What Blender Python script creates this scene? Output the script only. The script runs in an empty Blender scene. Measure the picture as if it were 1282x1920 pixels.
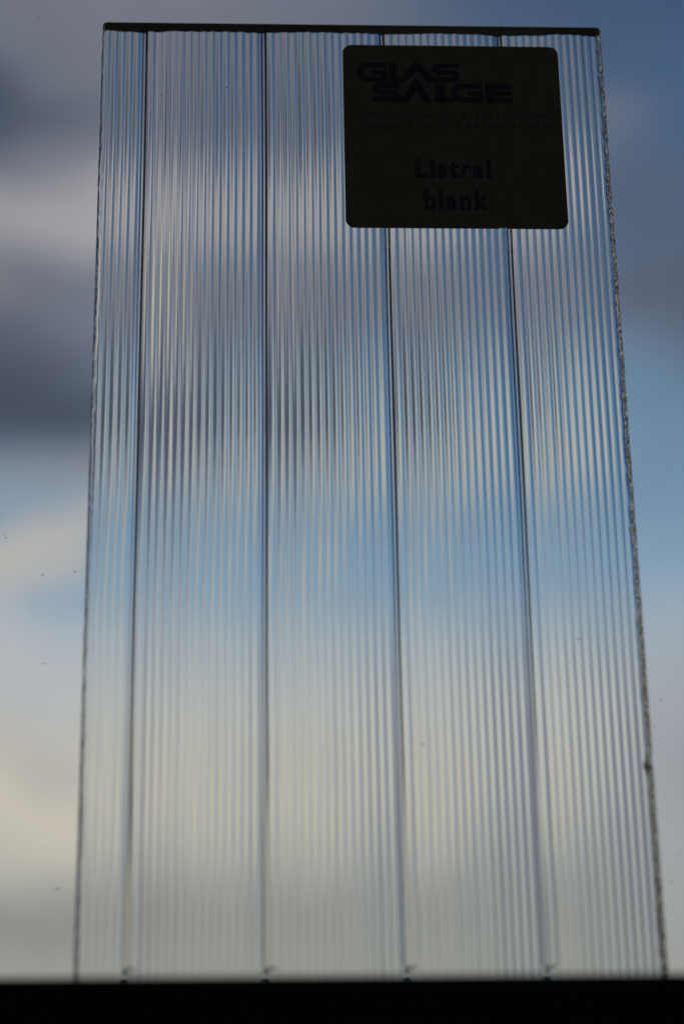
import bpy, bmesh, math, random
import numpy as np
from mathutils import Vector, Matrix

random.seed(7)
rng = np.random.default_rng(7)
S = bpy.context.scene
COL = S.collection
MM = 0.001
R = math.radians

# ------------------------------------------------------------------ pane frame
# the sample leans 5 degrees against the window; (x, up, n) are its own axes,
# n points into the room; origin = its top left front corner
LEAN = R(5.0)
PANE_H, PANE_W, THICK = 200.0, 100.8, 5.4            # millimetres
XA = Vector((1, 0, 0))
UA = Vector((0, math.sin(LEAN), math.cos(LEAN)))
NA = Vector((0, -math.cos(LEAN), math.sin(LEAN)))
ORG = UA * PANE_H * MM                                # the foot of the sample is at z = 0


def pane(x, u, n=0.0):
    return ORG + XA * (x * MM) + UA * (u * MM) + NA * (n * MM)


# ------------------------------------------------------------------ camera
a, b, c = -0.41218058, 0.04676896, 0.01678614
Rx = Matrix.Rotation(a, 3, 'X'); Ry = Matrix.Rotation(b, 3, 'Y'); Rz = Matrix.Rotation(c, 3, 'Z')
RC = Rz @ Rx @ Ry                                     # pane axes -> camera axes
BW = Matrix((XA, UA, NA)).transposed()                # pane axes -> world
cw = BW @ RC.transposed()
cam_d = bpy.data.cameras.new('camera')
cam = bpy.data.objects.new('camera', cam_d); COL.objects.link(cam)
cam.matrix_world = Matrix.Translation(pane(28.475, -276.04, 387.02)) @ cw.to_4x4()
cam_d.sensor_fit = 'VERTICAL'; cam_d.sensor_height = 22.3; cam_d.sensor_width = 14.9
cam_d.lens = 50.0
cam_d.clip_start = 0.01; cam_d.clip_end = 2000.0
cam_d.dof.use_dof = True
cam_d.dof.focus_distance = 0.452
cam_d.dof.aperture_fstop = 5.6
cam_d.dof.aperture_blades = 0
S.camera = cam
VIEW_AZ = math.degrees(math.atan2((cw @ Vector((0, 0, -1))).x, (cw @ Vector((0, 0, -1))).y))
VIEW_EL = math.degrees(math.asin((cw @ Vector((0, 0, -1))).normalized().z))

# ------------------------------------------------------------------ light: a dim room behind, the sky outside
world = bpy.data.worlds.new('World'); S.world = world
world.use_nodes = True
bg = world.node_tree.nodes['Background']
bg.inputs['Color'].default_value = (1.0, 0.965, 0.86, 1)
bg.inputs['Strength'].default_value = 0.0085
S.view_settings.view_transform = 'Standard'
S.view_settings.look = 'None'
S.view_settings.exposure = 0.0
S.view_settings.gamma = 1.0
S.view_settings.use_curve_mapping = False
S.render.engine = 'CYCLES'
S.cycles.max_bounces = 24
S.cycles.transmission_bounces = 20
S.cycles.glossy_bounces = 8
S.cycles.caustics_reflective = True
S.cycles.caustics_refractive = True
S.cycles.blur_glossy = 0.0


def lin(v):
    v = v / 255.0
    return v / 12.92 if v <= 0.04045 else ((v + 0.055) / 1.055) ** 2.4


def rgb(r, g, b_):
    return (lin(r), lin(g), lin(b_), 1.0)


def tag(o, label=None, cat=None, group=None, kind=None):
    if label: o['label'] = label
    if cat: o['category'] = cat
    if group: o['group'] = group
    if kind: o['kind'] = kind
    return o


def link(name, mesh, mat, parent=None):
    o = bpy.data.objects.new(name, mesh)
    COL.objects.link(o)
    if mat is not None:
        mesh.materials.append(mat)
    if parent is not None:
        o.parent = parent
    return o


# ------------------------------------------------------------------ sky material: blue sky and cloud banks by direction
def sky_material():
    m = bpy.data.materials.new('sky'); m.use_nodes = True
    nt = m.node_tree; N = nt.nodes; L = nt.links
    N.clear()

    def val(x, sock):
        if isinstance(x, (int, float)): sock.default_value = x
        else: L.new(x, sock)

    def M(op, x, y=0.0, clamp=False):
        n = N.new('ShaderNodeMath'); n.operation = op; n.use_clamp = clamp
        val(x, n.inputs[0]); val(y, n.inputs[1])
        return n.outputs[0]
    tc = N.new('ShaderNodeTexCoord')
    nrm = N.new('ShaderNodeVectorMath'); nrm.operation = 'NORMALIZE'
    L.new(tc.outputs['Object'], nrm.inputs[0])
    sp = N.new('ShaderNodeSeparateXYZ'); L.new(nrm.outputs[0], sp.inputs[0])
    az = M('MULTIPLY', M('ARCTAN2', sp.outputs[0], sp.outputs[1]), 57.29578)
    el = M('MULTIPLY', M('ARCSINE', sp.outputs[2]), 57.29578)

    def noise(scale, detail, off, rough=0.55, stretch=1.0):
        mp = N.new('ShaderNodeMapping'); mp.inputs['Location'].default_value = off
        mp.inputs['Scale'].default_value = (1, 1, stretch)
        L.new(nrm.outputs[0], mp.inputs[0])
        n = N.new('ShaderNodeTexNoise'); n.inputs['Scale'].default_value = scale
        n.inputs['Detail'].default_value = detail; n.inputs['Roughness'].default_value = rough
        L.new(mp.outputs[0], n.inputs['Vector'])
        return M('SUBTRACT', n.outputs['Fac'], 0.5)
    azw = M('ADD', az, M('MULTIPLY', noise(6, 4, (3, 1, 2), 0.6, 2.0), 11.0))
    elw = M('ADD', el, M('MULTIPLY', noise(8, 4, (8, 5, 1), 0.6, 2.0), 6.0))

    ramp = N.new('ShaderNodeValToRGB')
    L.new(M('DIVIDE', M('ADD', el, M('MULTIPLY', noise(5, 3, (1, 7, 4)), 4.0)), 60.0), ramp.inputs[0])
    cr = ramp.color_ramp
    stops = [(0, (122, 124, 118)), (6.5, (158, 160, 153)), (9, (170, 172, 167)), (11.5, (178, 181, 179)), (14.3, (176, 185, 191)),
             (17, (138, 166, 190)), (19.5, (116, 146, 172)), (22, (104, 134, 162)), (25.5, (76, 106, 142)), (31, (62, 88, 122)), (50, (42, 66, 104))]
    while len(cr.elements) > 1: cr.elements.remove(cr.elements[-1])
    cr.elements[0].position = 0; cr.elements[0].color = rgb(*stops[0][1])
    for e, col in stops[1:]:
        k = cr.elements.new(e / 60.0); k.color = rgb(*col)
    cur = ramp.outputs[0]
    D = 0.01331                                       # degrees of sky per step of the table below

    def cloud(px, py, rx, ry, col, k, tilt=0.0, soft=1.0):
        nonlocal cur
        ca = VIEW_AZ + (px - 641) * D / math.cos(R(VIEW_EL + (960 - py) * D))
        ce = VIEW_EL + (960 - py) * D
        dx = M('SUBTRACT', azw, ca); dy = M('SUBTRACT', elw, ce)
        ct, st = math.cos(R(tilt)), math.sin(R(tilt))
        u = M('DIVIDE', M('ADD', M('MULTIPLY', dx, ct), M('MULTIPLY', dy, st)), rx * D)
        v = M('DIVIDE', M('SUBTRACT', M('MULTIPLY', dy, ct), M('MULTIPLY', dx, st)), ry * D)
        r2 = M('ADD', M('MULTIPLY', u, u), M('MULTIPLY', v, v))
        g = M('MULTIPLY', M('POWER', 2.71828, M('MULTIPLY', M('POWER', r2, 1.6), -1.0)), k, True)
        mx = N.new('ShaderNodeMix'); mx.data_type = 'RGBA'
        L.new(g, mx.inputs['Factor']); L.new(cur, mx.inputs[6]); mx.inputs[7].default_value = rgb(*col)
        cur = mx.outputs[2]
    for row in CLOUDS: cloud(*row)
    em = N.new('ShaderNodeEmission'); L.new(cur, em.inputs['Color']); em.inputs['Strength'].default_value = 1.0
    out = N.new('ShaderNodeOutputMaterial'); L.new(em.outputs[0], out.inputs['Surface'])
    return m


CLOUDS = [
    # unseen deep blue far right and dark bank far left, added to darken the seams
    (2950, 850, 1150, 420, (16, 60, 126), 0.98, 0),
    (2950, 1650, 800, 440, (34, 46, 70), 0.95, 0),
    (3000, 100, 1200, 400, (20, 38, 60), 0.9, 0),
    (1900, 880, 350, 230, (74, 118, 162), 0.85, 0),
    (-2700, 420, 1500, 850, (18, 18, 42), 0.98, 0),
    (-2500, 1700, 1100, 330, (170, 160, 134), 0.9, 0),
    # grey lavender deck across the upper left and middle
    (200, 170, 860, 420, (118, 122, 134), 0.97, 0),
    (-80, 560, 400, 260, (110, 114, 127), 0.95, 0),
    (-900, 300, 600, 420, (140, 140, 148), 0.9, 0),
    (380, -90, 460, 110, (146, 145, 154), 0.9, 0),
    (-60, 185, 240, 85, (64, 77, 98), 0.85, 8),
    (440, 395, 560, 95, (178, 175, 178), 0.85, 0),
    (-90, 390, 190, 80, (170, 168, 170), 0.85, 0),
    (-100, 555, 150, 60, (142, 141, 143), 0.7, 0),
    (-640, 560, 330, 190, (206, 200, 188), 0.92, 0),
    (1720, 380, 520, 300, (76, 104, 132), 0.8, 0),
    (650, 590, 520, 110, (132, 134, 144), 0.9, 0),
    # right hand cloud scraps
    (1185, 250, 100, 70, (116, 120, 134), 0.75, 0),
    (1250, 380, 190, 90, (90, 100, 120), 0.75, 0),
    (1280, 570, 260, 135, (92, 99, 117), 0.9, 4),
    # white bank in the middle with a dark one before it on the left
    (520, 840, 430, 150, (194, 191, 184), 0.95, 3),
    (-130, 768, 400, 112, (72, 80, 96), 0.97, 2),
    (-480, 860, 330, 170, (84, 88, 110), 0.92, 0),
    (110, 905, 260, 50, (132, 132, 138), 0.7, 8),
    (40, 990, 230, 52, (142, 157, 175), 0.85, 8),
    (90, 1090, 300, 62, (190, 187, 181), 0.9, 26),
    (-600, 1180, 420, 150, (150, 152, 162), 0.85, 0),
    (-20, 1240, 360, 90, (186, 190, 193), 0.85, 0),
    # haze near the horizon
    (650, 1370, 460, 160, (202, 203, 198), 0.85, 0),
    (60, 1490, 560, 140, (206, 200, 184), 0.85, 0),
    (-40, 1415, 170, 30, (182, 175, 174), 0.6, 4),
    (60, 1705, 700, 55, (140, 140, 138), 0.7, 0),
    (-640, 1600, 300, 420, (112, 114, 132), 0.9, 0),
    (1330, 1480, 420, 240, (158, 163, 170), 0.75, 0),
    (1980, 1600, 540, 420, (82, 94, 116), 0.93, 0),
]
# ------------------------------------------------------------------ sky: the half of the sky dome the window looks out on
RAD = 400.0
na, ne = 96, 48
vs, fs = [], []
for j in range(ne + 1):
    e = R(-1.5 + 91.5 * j / ne)
    for i in range(na + 1):
        z_ = R(-88 + 176 * i / na)
        vs.append((RAD * math.cos(e) * math.sin(z_), RAD * math.cos(e) * math.cos(z_), RAD * math.sin(e)))
for j in range(ne):
    for i in range(na):
        p = j * (na + 1) + i
        fs.append((p, p + na + 1, p + na + 2, p + 1))
me = bpy.data.meshes.new('sky'); me.from_pydata(vs, [], fs)
for p in me.polygons: p.use_smooth = True
tag(link('sky', me, sky_material()), kind='structure')

# ------------------------------------------------------------------ materials
def principled(name, col, rough=0.6, bump=0.0, scale=800.0, var=0.0):
    m = bpy.data.materials.new(name); m.use_nodes = True
    nt = m.node_tree; P = nt.nodes['Principled BSDF']
    P.inputs['Base Color'].default_value = (*col, 1); P.inputs['Roughness'].default_value = rough
    tc = nt.nodes.new('ShaderNodeTexCoord')
    n = nt.nodes.new('ShaderNodeTexNoise'); n.inputs['Scale'].default_value = scale; n.inputs['Detail'].default_value = 5
    nt.links.new(tc.outputs['Object'], n.inputs['Vector'])
    if bump:
        bp = nt.nodes.new('ShaderNodeBump'); bp.inputs['Strength'].default_value = bump; bp.inputs['Distance'].default_value = 0.0003
        nt.links.new(n.outputs['Fac'], bp.inputs['Height']); nt.links.new(bp.outputs[0], P.inputs['Normal'])
    if var:
        mx = nt.nodes.new('ShaderNodeMix'); mx.data_type = 'RGBA'
        mx.inputs[6].default_value = tuple(c_ * (1 - var) for c_ in col) + (1,)
        mx.inputs[7].default_value = tuple(min(1, c_ * (1 + var)) for c_ in col) + (1,)
        nt.links.new(n.outputs['Fac'], mx.inputs[0]); nt.links.new(mx.outputs[2], P.inputs['Base Color'])
    return m


def glass(name, col, rough, ior=1.52, bump=0.0, scale=900.0, dist=0.0002, stretch=(1, 1, 1)):
    m = bpy.data.materials.new(name); m.use_nodes = True
    nt = m.node_tree; nt.nodes.clear()
    g = nt.nodes.new('ShaderNodeBsdfGlass'); g.inputs['Color'].default_value = (*col, 1)
    g.inputs['Roughness'].default_value = rough; g.inputs['IOR'].default_value = ior
    o = nt.nodes.new('ShaderNodeOutputMaterial'); nt.links.new(g.outputs[0], o.inputs['Surface'])
    if bump:
        tc = nt.nodes.new('ShaderNodeTexCoord')
        mp = nt.nodes.new('ShaderNodeMapping'); mp.inputs['Scale'].default_value = stretch
        nt.links.new(tc.outputs['Object'], mp.inputs[0])
        n = nt.nodes.new('ShaderNodeTexNoise'); n.inputs['Scale'].default_value = scale; n.inputs['Detail'].default_value = 3
        nt.links.new(mp.outputs[0], n.inputs['Vector'])
        bp = nt.nodes.new('ShaderNodeBump'); bp.inputs['Strength'].default_value = bump
        bp.inputs['Distance'].default_value = dist
        nt.links.new(n.outputs['Fac'], bp.inputs['Height']); nt.links.new(bp.outputs[0], g.inputs['Normal'])
    return m


M_FACE = glass('clear_glass', (0.99, 0.995, 0.985), 0.0)
M_RIB = glass('ribbed_glass', (0.99, 0.995, 0.985), 0.0, bump=0.25, scale=260.0, dist=0.0001, stretch=(1, 1, 0.25))
M_CUT = glass('cut_glass_edge', (0.9, 0.86, 0.78), 0.03, bump=0.8, scale=1300.0, dist=0.0006)
# glints and dark flecks of the rough cut, put into the glass colour
_nt = M_CUT.node_tree
_tc = _nt.nodes.new('ShaderNodeTexCoord'); _n = _nt.nodes.new('ShaderNodeTexNoise')
_n.inputs['Scale'].default_value = 1500.0; _n.inputs['Detail'].default_value = 3
_r = _nt.nodes.new('ShaderNodeValToRGB')
_r.color_ramp.elements[0].position = 0.46; _r.color_ramp.elements[0].color = (0.30, 0.24, 0.20, 1)
_r.color_ramp.elements[1].position = 0.58; _r.color_ramp.elements[1].color = (1.0, 0.97, 0.90, 1)
_nt.links.new(_tc.outputs['Object'], _n.inputs['Vector']); _nt.links.new(_n.outputs['Fac'], _r.inputs[0])
_g = [q for q in _nt.nodes if q.type == 'BSDF_GLASS'][0]
_nt.links.new(_r.outputs[0], _g.inputs['Color'])
M_GROUND_EDGE = glass('ground_glass_edge', (0.45, 0.49, 0.42), 0.12, bump=0.3, scale=500.0, dist=0.0003)
M_WINDOW = glass('window_glass', (1, 1, 1), 0.0)
M_PAPER = principled('sticker_paper', (0.54, 0.54, 0.49), 0.7, 0.4, 260.0, 0.30)
M_INK = principled('navy_ink', (0.17, 0.19, 0.38), 0.6)
M_INK_THIN = principled('thin_navy_ink', (0.36, 0.37, 0.46), 0.6)
M_SILL = principled('dark_painted_wood', (0.03, 0.028, 0.03), 0.75, 0.3, 120.0, 0.2)
M_DUST = principled('dust', (0.45, 0.43, 0.40), 1.0)

# ------------------------------------------------------------------ window sill: a deep dark ledge the sample stands on
FRONT_Y = -0.0548
SILL_Z = 0.00085
prof = [(FRONT_Y, -0.16), (FRONT_Y, SILL_Z - 0.0015), (FRONT_Y + 0.0015, SILL_Z), (0.030, SILL_Z), (0.030, -0.16)]
bm = bmesh.new()
nx = 2
rings = []
for x in (-0.75, 0.85):
    rings.append([bm.verts.new((x, y, z)) for y, z in prof])
for i in range(len(prof)):
    j = (i + 1) % len(prof)
    bm.faces.new((rings[0][i], rings[1][i], rings[1][j], rings[0][j]))
bm.faces.new(rings[0]); bm.faces.new(rings[1][::-1])
bmesh.ops.recalc_face_normals(bm, faces=bm.faces)
me = bpy.data.meshes.new('window_sill'); bm.to_mesh(me); bm.free()
tag(link('window_sill', me, M_SILL), kind='structure')


# ------------------------------------------------------------------ window glass with its dust
def box(name, lo, hi, mat, parent=None):
    b_ = bmesh.new()
    r = bmesh.ops.create_cube(b_, size=1.0)
    for v in r['verts']:
        v.co = Vector([lo[k] + (v.co[k] + 0.5) * (hi[k] - lo[k]) for k in range(3)])
    m_ = bpy.data.meshes.new(name); b_.to_mesh(m_); b_.free()
    return link(name, m_, mat, parent)


WY = PANE_H * MM * math.sin(LEAN) + (THICK + 0.6) * MM
WY = max(WY, 0.0222)
win = bpy.data.objects.new('window_pane', None); COL.objects.link(win)
win.location = (0.05, WY, 0.0)
tag(win, 'clear dusty window pane standing upright behind the ribbed glass sample', 'window pane')
wg = box('glass_sheet', (-0.75, 0, 0.0010), (0.75, 0.004, 1.3), M_WINDOW, win)


def specks(name, items, mat, parent):
    """small irregular lumps and lint; items = (position, radius, length, angle, inward normal, x axis, up axis)"""
    b_ = bmesh.new()
    for pos, r, ln, ang, nn, xx, uu in items:
        ca, sa = math.cos(ang), math.sin(ang)
        ax = xx * ca + uu * sa; ay = uu * ca - xx * sa
        k = 9
        ring, top = [], []
        for i in range(k):
            t = 2 * math.pi * i / k
            rr = r * random.uniform(0.6, 1.25)
            q = pos + ax * (math.cos(t) * rr * ln) + ay * (math.sin(t) * rr)
            ring.append(b_.verts.new(q)); top.append(b_.verts.new(pos + (q - pos) * 0.6 + nn * r * 0.7))
        for i in range(k):
            b_.faces.new((ring[i], ring[(i + 1) % k], top[(i + 1) % k], top[i]))
        b_.faces.new(top)
    m_ = bpy.data.meshes.new(name); b_.to_mesh(m_); b_.free()
    return link(name, m_, mat, parent)


IN = Vector((0, -1, 0)); UP = Vector((0, 0, 1))
items = []
loc = Vector(win.location)
camp = cam.matrix_world.translation


def on_window(px, py):                                # a spot on the glass seen at that place of the frame
    d = cw @ Vector(((px - 641) / 4305.0, -(py - 960) / 4305.0, -1))
    s = (WY - camp.y) / d.y
    return camp + d * s - loc - Vector((0, 0.00005, 0))


def near(n, x0, x1, y0, y1, r0, r1):
    for _ in range(n):
        p_ = on_window(random.uniform(x0, x1), random.uniform(y0, y1))
        items.append((p_, random.uniform(r0, r1) * MM, random.choice([1, 1.3, 2, 3.5]), random.uniform(-0.5, 0.5), IN, XA, UP))


near(14, -200, 130, 600, 1830, 0.035, 0.08)
near(40, 1215, 1500, 950, 1830, 0.035, 0.08)
near(5, 1150, 1500, 20, 900, 0.05, 0.10)
near(5, -200, 180, 20, 600, 0.05, 0.10)
near(20, -1500, 2600, -1500, 1800, 0.05, 0.12)
for px, py, r in ((85, 1244, .13), (78, 1244, .10), (80, 1078, .13), (12, 1008, .14), (9, 1004, .10), (110, 1667, .16), (103, 1668, .13),
                  (1270, 1604, .12), (1258, 1654, .12), (1175, 270, .12), (1238, 1313, .14), (1225, 1362, .12), (140, 1072, .12), (143, 1072, .1)):
    items.append((on_window(px, py), r * MM, 1.4, 0.3, IN, XA, UP))
tag(specks('dust', items, M_DUST, win), kind='stuff')


# ------------------------------------------------------------------ the ribbed glass sample
PITCH = 24.06
SEAM0 = 8.4
NRIB = 16.0


def smooth_noise(n, step, amp, seed):
    r_ = np.random.default_rng(seed)
    k = int(n / step) + 3
    return np.interp(np.arange(n), np.arange(k) * step, r_.uniform(-1, 1, k)) * amp


xs = np.linspace(0, PANE_W, 1400)
TOP = 1.35
us = np.concatenate([np.linspace(TOP, -0.6, 6), np.linspace(-1.1, -188, 300), np.linspace(-188.3, -199, 46)])
RIB_SLOPE = 0.27
BAY_SLOPE = 0.15


FINE_X = np.linspace(-1, PANE_W + 1, 3200)
_k = np.hanning(9); _k /= _k.sum()
FINE_H = np.convolve(np.random.default_rng(31).normal(0, 1, 3200), _k, 'same') * 0.0075


def back_depth(x, u):
    """thickness of the glass (mm) at x, u: shallow flutes that carry fine ribs, and a sharp ridge on every seam"""
    sway = 0.05 * np.sin(u / 31.0) + 0.03 * np.sin(u / 11.0 + 1)
    xx = x + sway
    t = (xx - SEAM0) / PITCH
    bay = np.floor(t)
    ph = t - bay                                      # 0..1 across one bay
    d = (ph - 0.5)
    flute = BAY_SLOPE * PITCH * d * d                 # concave: thickest at the seams
    w = PITCH / NRIB
    irregular = 0.10 * np.sin(bay * 2.1 + ph * 23.0) + 0.06 * np.sin(ph * 61.0 + bay)
    k = RIB_SLOPE * (1 + irregular)
    ribs = -k * w / (2 * np.pi) * np.cos(2 * np.pi * ph * NRIB)
    ribs += 0.24 * k * w / (4 * np.pi) * np.cos(4 * np.pi * ph * NRIB + 0.7)
    fine = np.interp(xx.ravel(), FINE_X, FINE_H).reshape(np.shape(xx))
    ribs = ribs + fine * (1 + 0.3 * np.sin(u / 17.0 + x))
    dist = np.minimum(ph, 1 - ph) * PITCH
    ends = np.clip((u + 190.3) / 0.4, 0, 1)           # the seams stop short of the foot
    sd = np.where(ph > 0.5, ph - 1, ph) * PITCH       # signed distance from the seam

    def ease(v, k=0.07):                              # a straight flank with softly rounded ends
        return np.clip((k * np.logaddexp(0, v / k) - k * np.logaddexp(0, (v - 1) / k)), 0, 1)
    low = np.clip((-u - 145) / 35, 0, 1)              # far flank shaped flatter towards the foot to lighten the seam line there
    wr_ = 0.50 + 0.18 * low
    ridge = (0.33 * ease((sd + 0.62) / 0.41) - 0.60 * ease((sd - 0.10) / wr_) + 0.27 * ease((sd - 0.82) / 1.5)) * ends
    pit = -0.95 * np.exp(-(dist / 0.6) ** 2) * np.exp(-((u + 192.1 + 0.15 * np.sin(bay * 3)) / 0.30) ** 2)
    pit += -0.55 * np.exp(-((sd - 0.10) / 0.36) ** 2) * np.exp(-((u + 190.45) / 0.26) ** 2)
    fade = np.clip(-u / 0.9, 0, 1)
    return THICK - 0.5 + (flute + ribs) + (ridge + pit)


nxn, nun = len(xs), len(us)
X, U = np.meshgrid(xs, us)
Tb = back_depth(X, U)
# slightly uneven hand-cut sides
left = smooth_noise(nun, 2, 0.10, 1) + smooth_noise(nun, 20, 0.12, 2)
right = smooth_noise(nun, 2, 0.16, 3) + smooth_noise(nun, 20, 0.12, 4)
right -= 0.9 * np.exp(-((us + 154.5) / 0.9) ** 2)
top = smooth_noise(nxn, 14, 0.16, 5) + smooth_noise(nxn, 120, 0.15, 6)
left += 0.10 + 0.32 * np.clip(-us / 200, 0, 1); right -= 0.06 + 0.34 * np.clip(-us / 200, 0, 1)
wl = np.clip(1 - X / 1.2, 0, 1); wr = np.clip(1 - (PANE_W - X) / 1.2, 0, 1)
Xb = X + left[:, None] * wl + right[:, None] * wr
corner = 0.9                                         # rounded upper corners


def round_top(Xi, Ui):
    dx = np.minimum(Xi, PANE_W - Xi)
    drop = np.where(dx < corner, corner - np.sqrt(np.clip(corner ** 2 - (corner - dx) ** 2, 0, None)), 0)
    return Ui - drop * np.clip(1 + (Ui - TOP) / 1.5, 0, 1)


Ub = round_top(X, U) + top[None, :] * np.clip(1 + (U - TOP) / 1.5, 0, 1)
Uf = round_top(X, U)
Xf = X + 0.25 * ((left - 0.25)[:, None] * wl + (right + 0.25)[:, None] * wr)


def wv(x_, u_, n_):
    x_, u_, n_ = x_.ravel() * MM, u_.ravel() * MM, n_.ravel() * MM
    A = np.outer(x_, XA) + np.outer(u_, UA) + np.outer(n_, NA)
    return A + np.array(UA) * PANE_H * MM


back = wv(Xb, Ub, -Tb)
front = wv(Xf, Uf, 0 * X)
verts = [tuple(v) for v in back.tolist()]
faces, mats = [], []
for j in range(nun - 1):
    o_ = j * nxn
    for i in range(nxn - 1):
        p = o_ + i
        faces.append((p, p + 1, p + nxn + 1, p + nxn)); mats.append(0)
# the front is plane: one polygon through its whole rim
rim = list(range(nxn)) + [j * nxn + nxn - 1 for j in range(1, nun)] \
    + [(nun - 1) * nxn + i for i in range(nxn - 2, -1, -1)] + [j * nxn for j in range(nun - 2, 0, -1)]
FR = {}
for i in rim:
    FR[i] = len(verts); verts.append(tuple(front[i]))
faces.append(tuple(FR[i] for i in rim)); mats.append(1)
n0 = len(faces)
EX = 4                                                # bands across the thickness of the edges


def edge(idx, mat, amp, axis, seed):
    """joins back rim to front rim with rows that are pushed in and out a little"""
    global verts
    r_ = np.random.default_rng(seed)
    prev = [i for i in idx]
    n = len(idx)
    for k in range(1, EX + 1):
        if k < EX:
            cur_ = []
            jit = np.convolve(r_.normal(0, 1, n + 2), [0.25, 0.5, 0.25], 'valid') * amp * MM
            bulge = math.sin(math.pi * k / EX)
            for q, i in enumerate(idx):
                A_ = np.array(verts[i]); B_ = np.array(verts[FR[i]])
                P_ = A_ + (B_ - A_) * k / EX + axis * (jit[q] + 0.10 * MM * bulge) * (1 if 0 < q < n - 1 else 0)
                verts.append(tuple(P_)); cur_.append(len(verts) - 1)
        else:
            cur_ = [FR[i] for i in idx]
        for q in range(n - 1):
            faces.append((prev[q], prev[q + 1], cur_[q + 1], cur_[q])); mats.append(mat)
        prev = cur_


ax_x = np.array(XA); ax_u = np.array(UA)
edge([i for i in range(nxn)][::-1], 3, 0.004, ax_u, 11)                # top
edge([j * nxn for j in range(nun)], 2, 0.09, -ax_x, 12)                 # left
edge([j * nxn + nxn - 1 for j in range(nun)][::-1], 2, 0.16, ax_x, 13)   # right
edge([(nun - 1) * nxn + i for i in range(nxn)], 2, 0.01, -ax_u, 14)     # foot
me = bpy.data.meshes.new('glass_sheet')
me.from_pydata(verts, [], faces)
bm = bmesh.new(); bm.from_mesh(me)
bmesh.ops.remove_doubles(bm, verts=bm.verts, dist=1e-7)
bmesh.ops.recalc_face_normals(bm, faces=bm.faces)
bm.to_mesh(me); bm.free()
sample = bpy.data.objects.new('glass_sample', None); COL.objects.link(sample)
sample.location = (PANE_W / 2 * MM, 0, 0)
tag(sample, 'clear vertically ribbed glass sample with a dark square sticker, leaning on the window', 'glass sample')
inv = Matrix.Translation(-Vector(sample.location))
if len(me.polygons) == len(mats):
    me.polygons.foreach_set('material_index', mats)
else:
    print('face count changed', len(me.polygons), len(mats))
me.transform(inv)
me.polygons.foreach_set('use_smooth', [True] * len(me.polygons))
sheet = link('glass_sheet', me, M_RIB, sample)
for m_ in (M_FACE, M_CUT, M_GROUND_EDGE): me.materials.append(m_)
# hard shading break between the faces and the cut edges
att = me.attributes.new('sharp_edge', 'BOOLEAN', 'EDGE')
mi = np.empty(len(me.polygons), np.int32); me.polygons.foreach_get('material_index', mi)
lt = np.empty(len(me.polygons), np.int32); me.polygons.foreach_get('loop_total', lt)
ei = np.empty(len(me.loops), np.int32); me.loops.foreach_get('edge_index', ei)
fm = np.repeat(mi, lt)
lo_ = np.full(len(me.edges), 99); hi_ = np.full(len(me.edges), -1)
np.minimum.at(lo_, ei, fm); np.maximum.at(hi_, ei, fm)
att.data.foreach_set('value', (lo_ != hi_))
print('glass sheet', len(me.polygons), 'volume', )


# ------------------------------------------------------------------ sticker
def local(x, u, n):
    return pane(x, u, n) - Vector(sample.location)


SN = 0.03                                             # it sits 0.03 mm in front of the glass
SX0, SX1, SU0, SU1, SR = 48.25, 91.85, -46.25, -3.6, 1.9
pts = []
for cx_, cy_, a0 in ((SX1 - SR, SU1 - SR, 0), (SX0 + SR, SU1 - SR, 90), (SX0 + SR, SU0 + SR, 180), (SX1 - SR, SU0 + SR, 270)):
    for k in range(13):
        t = R(a0 + 90 * k / 12)
        pts.append((cx_ + SR * math.cos(t), cy_ + SR * math.sin(t)))
    if a0 == 180:                                     # the nick in its lower rim
        pts += [(78.2, SU0), (78.6, SU0 + 0.25), (79.0, SU0 + 0.1), (79.6, SU0 + 0.3), (80.1, SU0)]
b_ = bmesh.new()
fr = [b_.verts.new(local(x, u, SN + 0.12)) for x, u in pts]
bk = [b_.verts.new(local(x, u, SN)) for x, u in pts]
b_.faces.new(fr); b_.faces.new(bk[::-1])
for i in range(len(pts)):
    j = (i + 1) % len(pts)
    b_.faces.new((fr[i], bk[i], bk[j], fr[j]))
bmesh.ops.recalc_face_normals(b_, faces=b_.faces)
me = bpy.data.meshes.new('sticker'); b_.to_mesh(me); b_.free()
sticker = link('sticker', me, M_PAPER, sample)
tag(sticker, 'dark square sticker with rounded corners and navy lettering')
INK_N = SN + 0.12 + 0.02


def text(name, body, x0, x1, u0, cap, bold, mat, shear=0.0):
    """flat lettering on the sticker: from x0 to x1, baseline u0, capital height cap (mm)"""
    cu = bpy.data.curves.new(name, 'FONT'); cu.body = body; cu.size = 1.0; cu.offset = bold; cu.space_character = 1.0 + bold * 5.5
    cu.resolution_u = 6
    o_ = bpy.data.objects.new(name + '_src', cu); COL.objects.link(o_)
    bpy.context.view_layer.update()
    m_ = bpy.data.meshes.new_from_object(o_.evaluated_get(bpy.context.evaluated_depsgraph_get()))
    COL.objects.unlink(o_); bpy.data.objects.remove(o_); bpy.data.curves.remove(cu)
    xs_ = [v.co.x for v in m_.vertices]
    lo, hi = min(xs_), max(xs_)
    sx = (x1 - x0) / (hi - lo); sy = cap / 0.70
    for v in m_.vertices:
        v.co = local(x0 + (v.co.x - lo) * sx, u0 + v.co.y * sy, INK_N)
    m_.name = name
    return link(name, m_, mat, sticker)


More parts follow.
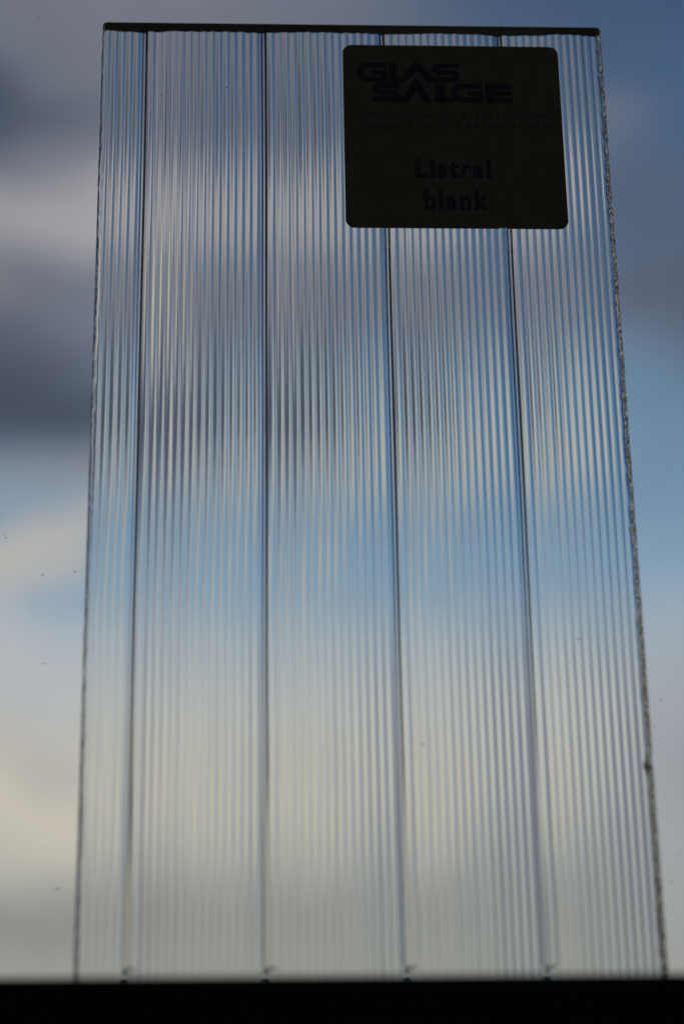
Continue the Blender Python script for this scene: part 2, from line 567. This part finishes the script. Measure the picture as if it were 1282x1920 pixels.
# photo-independent layout in millimetres from the sample's top left corner
def logo():
    b2 = bmesh.new(); cnt = [0]

    def poly(ps):
        cnt[0] += 1
        n_ = INK_N + cnt[0] * 0.0004
        try:
            b2.faces.new([b2.verts.new(local(LX + x * LS, LU - y * LS, n_)) for x, y in ps])
        except ValueError:
            pass

    def stroke(ps, w):
        for (xa, ya), (xb, yb) in zip(ps[:-1], ps[1:]):
            dx, dy = xb - xa, yb - ya
            l_ = math.hypot(dx, dy) or 1
            ex, ey = dx / l_, dy / l_
            px_, py_ = -ey * w / 2, ex * w / 2
            poly([(xa + px_, ya + py_), (xb + px_, yb + py_), (xb - px_, yb - py_), (xa - px_, ya - py_)])
        for (x, y) in ps[1:-1]:
            poly([(x + w / 2 * math.cos(2 * math.pi * k / 16), y + w / 2 * math.sin(2 * math.pi * k / 16)) for k in range(16)])

    def arc(cx_, cy_, rx, ry, a0, a1, n=10):
        return [(cx_ + rx * math.cos(R(a0 + (a1 - a0) * k / n)), cy_ + ry * math.sin(R(a0 + (a1 - a0) * k / n))) for k in range(n + 1)]
    W = 37
    # first row: G L A S (y down, 35..178)
    t_, m_, b3 = 60, 108, 160
    stroke([(238, t_)] + [(125, t_)] + arc(125, 110, 50, 50, 270, 90)[1:] + [(238, b3)], W)
    stroke([(150, 112), (232, 112)], 30); stroke([(217, 100), (217, 178)], W)
    stroke([(272, 42), (272, 178)], 46)
    poly([(250, 142), (325, 142), (325, 178), (250, 178)])
    poly([(385, 60), (415, 28), (440, 60), (345, 178), (300, 178)])
    poly([(390, 60), (415, 28), (445, 60), (505, 142), (528, 178), (478, 178)])
    poly([(495, 142), (640, 142), (640, 178), (470, 178)])
    stroke([(668, t_), (545, t_)] + arc(545, 84, 24, 24, 270, 90, 6)[1:] + [(630, 108)] + arc(628, 134, 26, 26, 270, 450, 6)[1:] + [(540, 160)], 34)
    # second row: S A L G E (183..318)
    stroke([(310, 202), (190, 202)] + arc(190, 226, 24, 24, 270, 90, 6)[1:] + [(270, 250)] + arc(270, 275, 25, 25, 270, 450, 6)[1:] + [(150, 300)], 35)
    poly([(150, 283), (350, 283), (350, 318), (150, 318)])
    poly([(380, 185), (405, 150), (425, 185), (365, 318), (318, 318)])
    poly([(385, 185), (405, 150), (432, 185), (500, 318), (450, 318)])
    stroke([(548, 185), (548, 318)], 56)
    poly([(530, 283), (630, 283), (640, 318), (530, 318)])
    stroke([(798, 202), (680, 202)] + arc(680, 250, 46, 49, 270, 90)[1:] + [(800, 300)], 36)
    stroke([(715, 252), (795, 252)], 28); stroke([(783, 242), (783, 318)], 36)
    stroke([(842, 184), (842, 318)], 44)
    for yy in (202, 250, 300): stroke([(825, yy), (975, yy)], 35)
    m2 = bpy.data.meshes.new('logo'); b2.to_mesh(m2); b2.free()
    return link('logo', m2, M_INK, sticker)


# 1 logo unit = 1/3.2 of a photo step; about 0.108 mm per photo step near the top
LS = 0.1083 / 3.205
LX, LU = 48.25 + 0.85, -6.45
logo()
text('lettering', 'Siemensstraße 13 · 31135 Hildesheim', LX + 65 * LS, LX + 1215 * LS, LU - 408 * LS - .55, 1.5, 0.004, M_INK_THIN)
text('lettering', 'Telefon (0 51 21) 5 44 26 + 51 09 91', LX + 68 * LS, LX + 1212 * LS, LU - 488 * LS - .65, 1.6, 0.004, M_INK_THIN)
text('lettering', 'Listral', 62.3, 77.1, -34.6, 4.2, 0.035, M_INK)
text('lettering', 'blank', 63.7, 76.4, -41.9, 4.2, 0.035, M_INK)

# specks and lint on the sample's own face
it2 = []
for _ in range(46):
    it2.append((local(random.uniform(1, 100), random.uniform(-190, -2), 0.01), random.uniform(0.03, 0.07) * MM, random.choice([1, 1.5, 4]), random.uniform(-3, 3), NA, XA, UA))
for x, u, r in ((88.9, -131.5, .2), (60.2, -151.5, .22), (90, -10, .12), (37, -140, .08), (12, -16, .12), (25, -14, .14)):
    it2.append((local(x, u, 0.01), r * MM, 1.3, 0.4, NA, XA, UA))
tag(specks('dust', it2, M_DUST, sample), kind='stuff')
